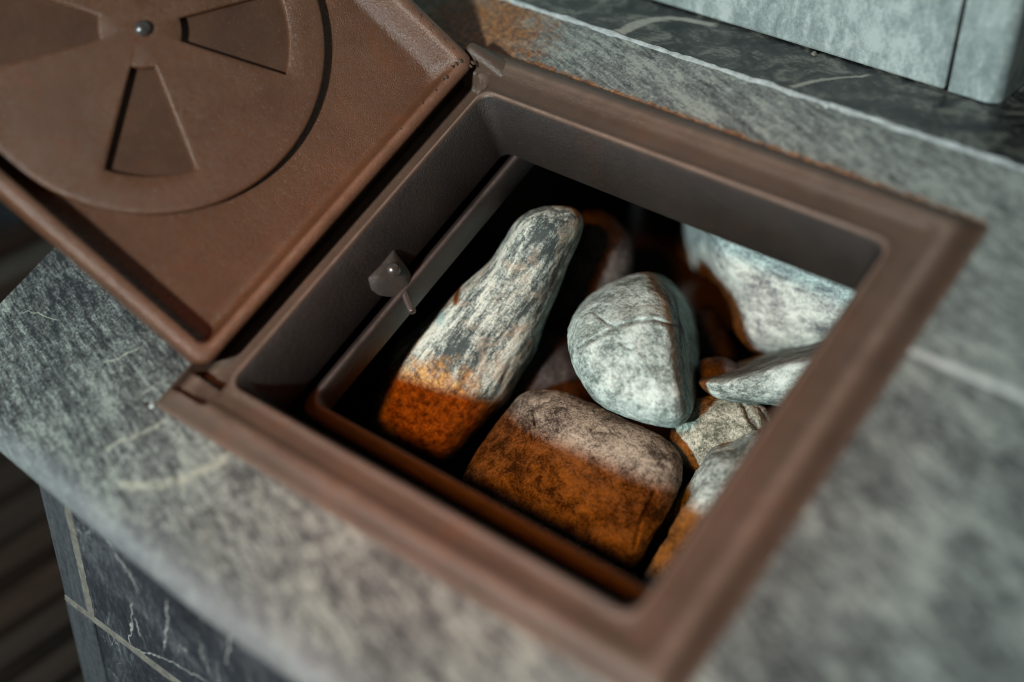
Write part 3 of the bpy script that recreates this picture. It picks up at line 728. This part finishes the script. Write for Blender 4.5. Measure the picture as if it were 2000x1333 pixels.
stone('pale split stone with a rounded top perched in the middle', Cc, .872, (-.002, -.008), .026, 42, .05, rk_c,
      ridges=[([(1268, 528), (1304, 590), (1314, 640), (1324, 720), (1338, 775), (1347, 805)], -1, .0019, 5), ([(1100, 690), (1170, 660), (1218, 634), (1270, 626), (1330, 640)], -1, .0004, 7)],
      cracks=[([(1115, 690), (1150, 668), (1180, 652), (1210, 637), (1245, 627), (1275, 624), (1300, 631), (1328, 640)], 3.0, .0040), ([(1308, 548), (1322, 600), (1327, 640), (1330, 690), (1334, 720)], 2.5, .003), ([(1160, 612), (1185, 632), (1205, 640)], 3, .0020), ([(1210, 670), (1222, 680), (1232, 684)], 2.5, .0010)],
      dents=[((1305, 810), 10, .0012), ((1130, 682), 8, .0015)], seed=3, amp=.0012)
Dd = [(1365, 744), (1382, 729), (1440, 709), (1519, 684), (1616, 664), (1700, 655), (1730, 690), (1690, 760), (1620, 796), (1545, 797), (1493, 790), (1440, 785), (1399, 777), (1373, 760)]
stone('small pale wedge stone with a dark streaked upper face', Dd, .862, (-.012, -.004), .016, 34, .03, rk_d, centre=(1540, 735),
      ridges=[([(1362, 748), (1400, 742), (1463, 731), (1537, 709), (1616, 692), (1730, 680)], -1, .0030, 2.5)], dark=([(1362, 748), (1400, 742), (1463, 731), (1537, 709), (1616, 692), (1730, 680)], -1, .80), seed=4, amp=.0009)
Ee = [(1310, 845), (1330, 800), (1376, 775), (1440, 770), (1495, 790), (1512, 826), (1505, 870), (1460, 910), (1400, 935), (1355, 925), (1318, 890)]
stone('mottled green grey stone tucked under the wedge stone', Ee, .892, (-.006, -.006), .022, 45, .05, rk_e, cracks=[([(1448, 785), (1462, 815), (1478, 838)], 5, .004), ([(1485, 800), (1505, 830)], 5, .003)], seed=5)
Ff = [(1470, 842), (1505, 851), (1560, 880), (1560, 960), (1480, 1080), (1380, 1180), (1300, 1230), (1255, 1190), (1247, 1118), (1262, 1076), (1294, 1016), (1335, 957), (1358, 925), (1380, 889), (1397, 873), (1433, 864)]
stone('pale ridged stone half hidden by the near right corner of the frame', Ff, .838, (-.010, -.010), .024, 45, .05, rk_f, centre=(1400, 1010),
      ridges=[([(1480, 850), (1455, 880), (1425, 890), (1390, 895), (1370, 930)], 1, .0005, 6)], dents=[((1440, 872), 14, .003)], seed=6, amp=.0022)
Gg = [(1322, 470), (1335, 432), (1380, 402), (1480, 415), (1600, 470), (1720, 540), (1745, 610), (1660, 665), (1560, 684), (1480, 690), (1440, 655), (1424, 605), (1404, 560), (1350, 520)]
stone('large pale banded stone at the back right under the frame', Gg, .95, (-.012, .004), .028, 60, .05, rk_g, centre=(1530, 560),
      ridges=[([(1372, 400), (1402, 520), (1422, 640)], 1, .0022, 8)], seed=7, amp=.002)
Hh = [(1100, 520), (1130, 425), (1165, 412), (1205, 430), (1232, 470), (1236, 525), (1222, 575), (1165, 612), (1120, 645), (1075, 640), (1060, 600)]
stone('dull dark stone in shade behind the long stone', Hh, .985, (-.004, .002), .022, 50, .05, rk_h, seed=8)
Ii = [(1362, 712), (1378, 699), (1410, 697), (1432, 706), (1450, 730), (1430, 760), (1385, 765), (1362, 745)]
stone('little brown stone peeping out above the wedge stone', Ii, .912, (0, 0), .012, 25, .03, rk_h, seed=9, na=80, nf=20)
Jj = [(985, 730), (1010, 672), (1070, 640), (1125, 665), (1150, 730), (1165, 800), (1120, 840), (1040, 830), (990, 790)]
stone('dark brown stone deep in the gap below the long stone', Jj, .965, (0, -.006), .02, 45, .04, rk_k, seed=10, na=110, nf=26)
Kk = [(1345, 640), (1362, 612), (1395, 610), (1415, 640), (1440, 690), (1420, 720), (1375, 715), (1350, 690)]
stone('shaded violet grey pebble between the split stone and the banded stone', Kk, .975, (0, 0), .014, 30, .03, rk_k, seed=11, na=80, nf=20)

# crumbs lying on the stone top
def crumb(label, u, v, size, mat, seed):
    P = at_z(u, v, ZS + size * .45); bm = bmesh.new(); bmesh.ops.create_icosphere(bm, subdivisions=3, radius=size)
    for vv in bm.verts: vv.co *= 1 + .35 * noise.noise(vv.co / size * 1.3 + Vector((seed, 0, 0))); vv.co.z *= .6
    o = frombm('mortar_crumb', bm, mat, None, MS @ Matrix.Translation(Vector(P))); tag(o, label, 'crumb', 'crumbs on the stone'); return o
crumb('white mortar crumb beside the near left corner of the frame', 297, 793, .0016, M['chip'], 1)
crumb('white mortar crumb stuck on the pale line behind the hatch', 1615, 206, .0018, M['chip'], 2)
P = MSn @ ray(1590, 105); E_ = MSn @ EYE + MSt; P = E_ + P * ((lz0 + .0008 - E_[2]) / P[2])
bm = bmesh.new(); bmesh.ops.create_icosphere(bm, subdivisions=3, radius=.0016)
for vv in bm.verts: vv.co *= 1 + .35 * noise.noise(vv.co / .0016 * 1.3 + Vector((5, 0, 0)))
o = frombm('mortar_crumb', bm, M['tile_grout'], None, Matrix.Translation(Vector(P))); tag(o, 'tan crumb on the dark ledge against the foot of the pale column', 'crumb', 'crumbs on the stone')
crumb('small orange brown crumb beside the white one at the near left frame corner', 285, 790, .0013, M['wood_red'], 4)
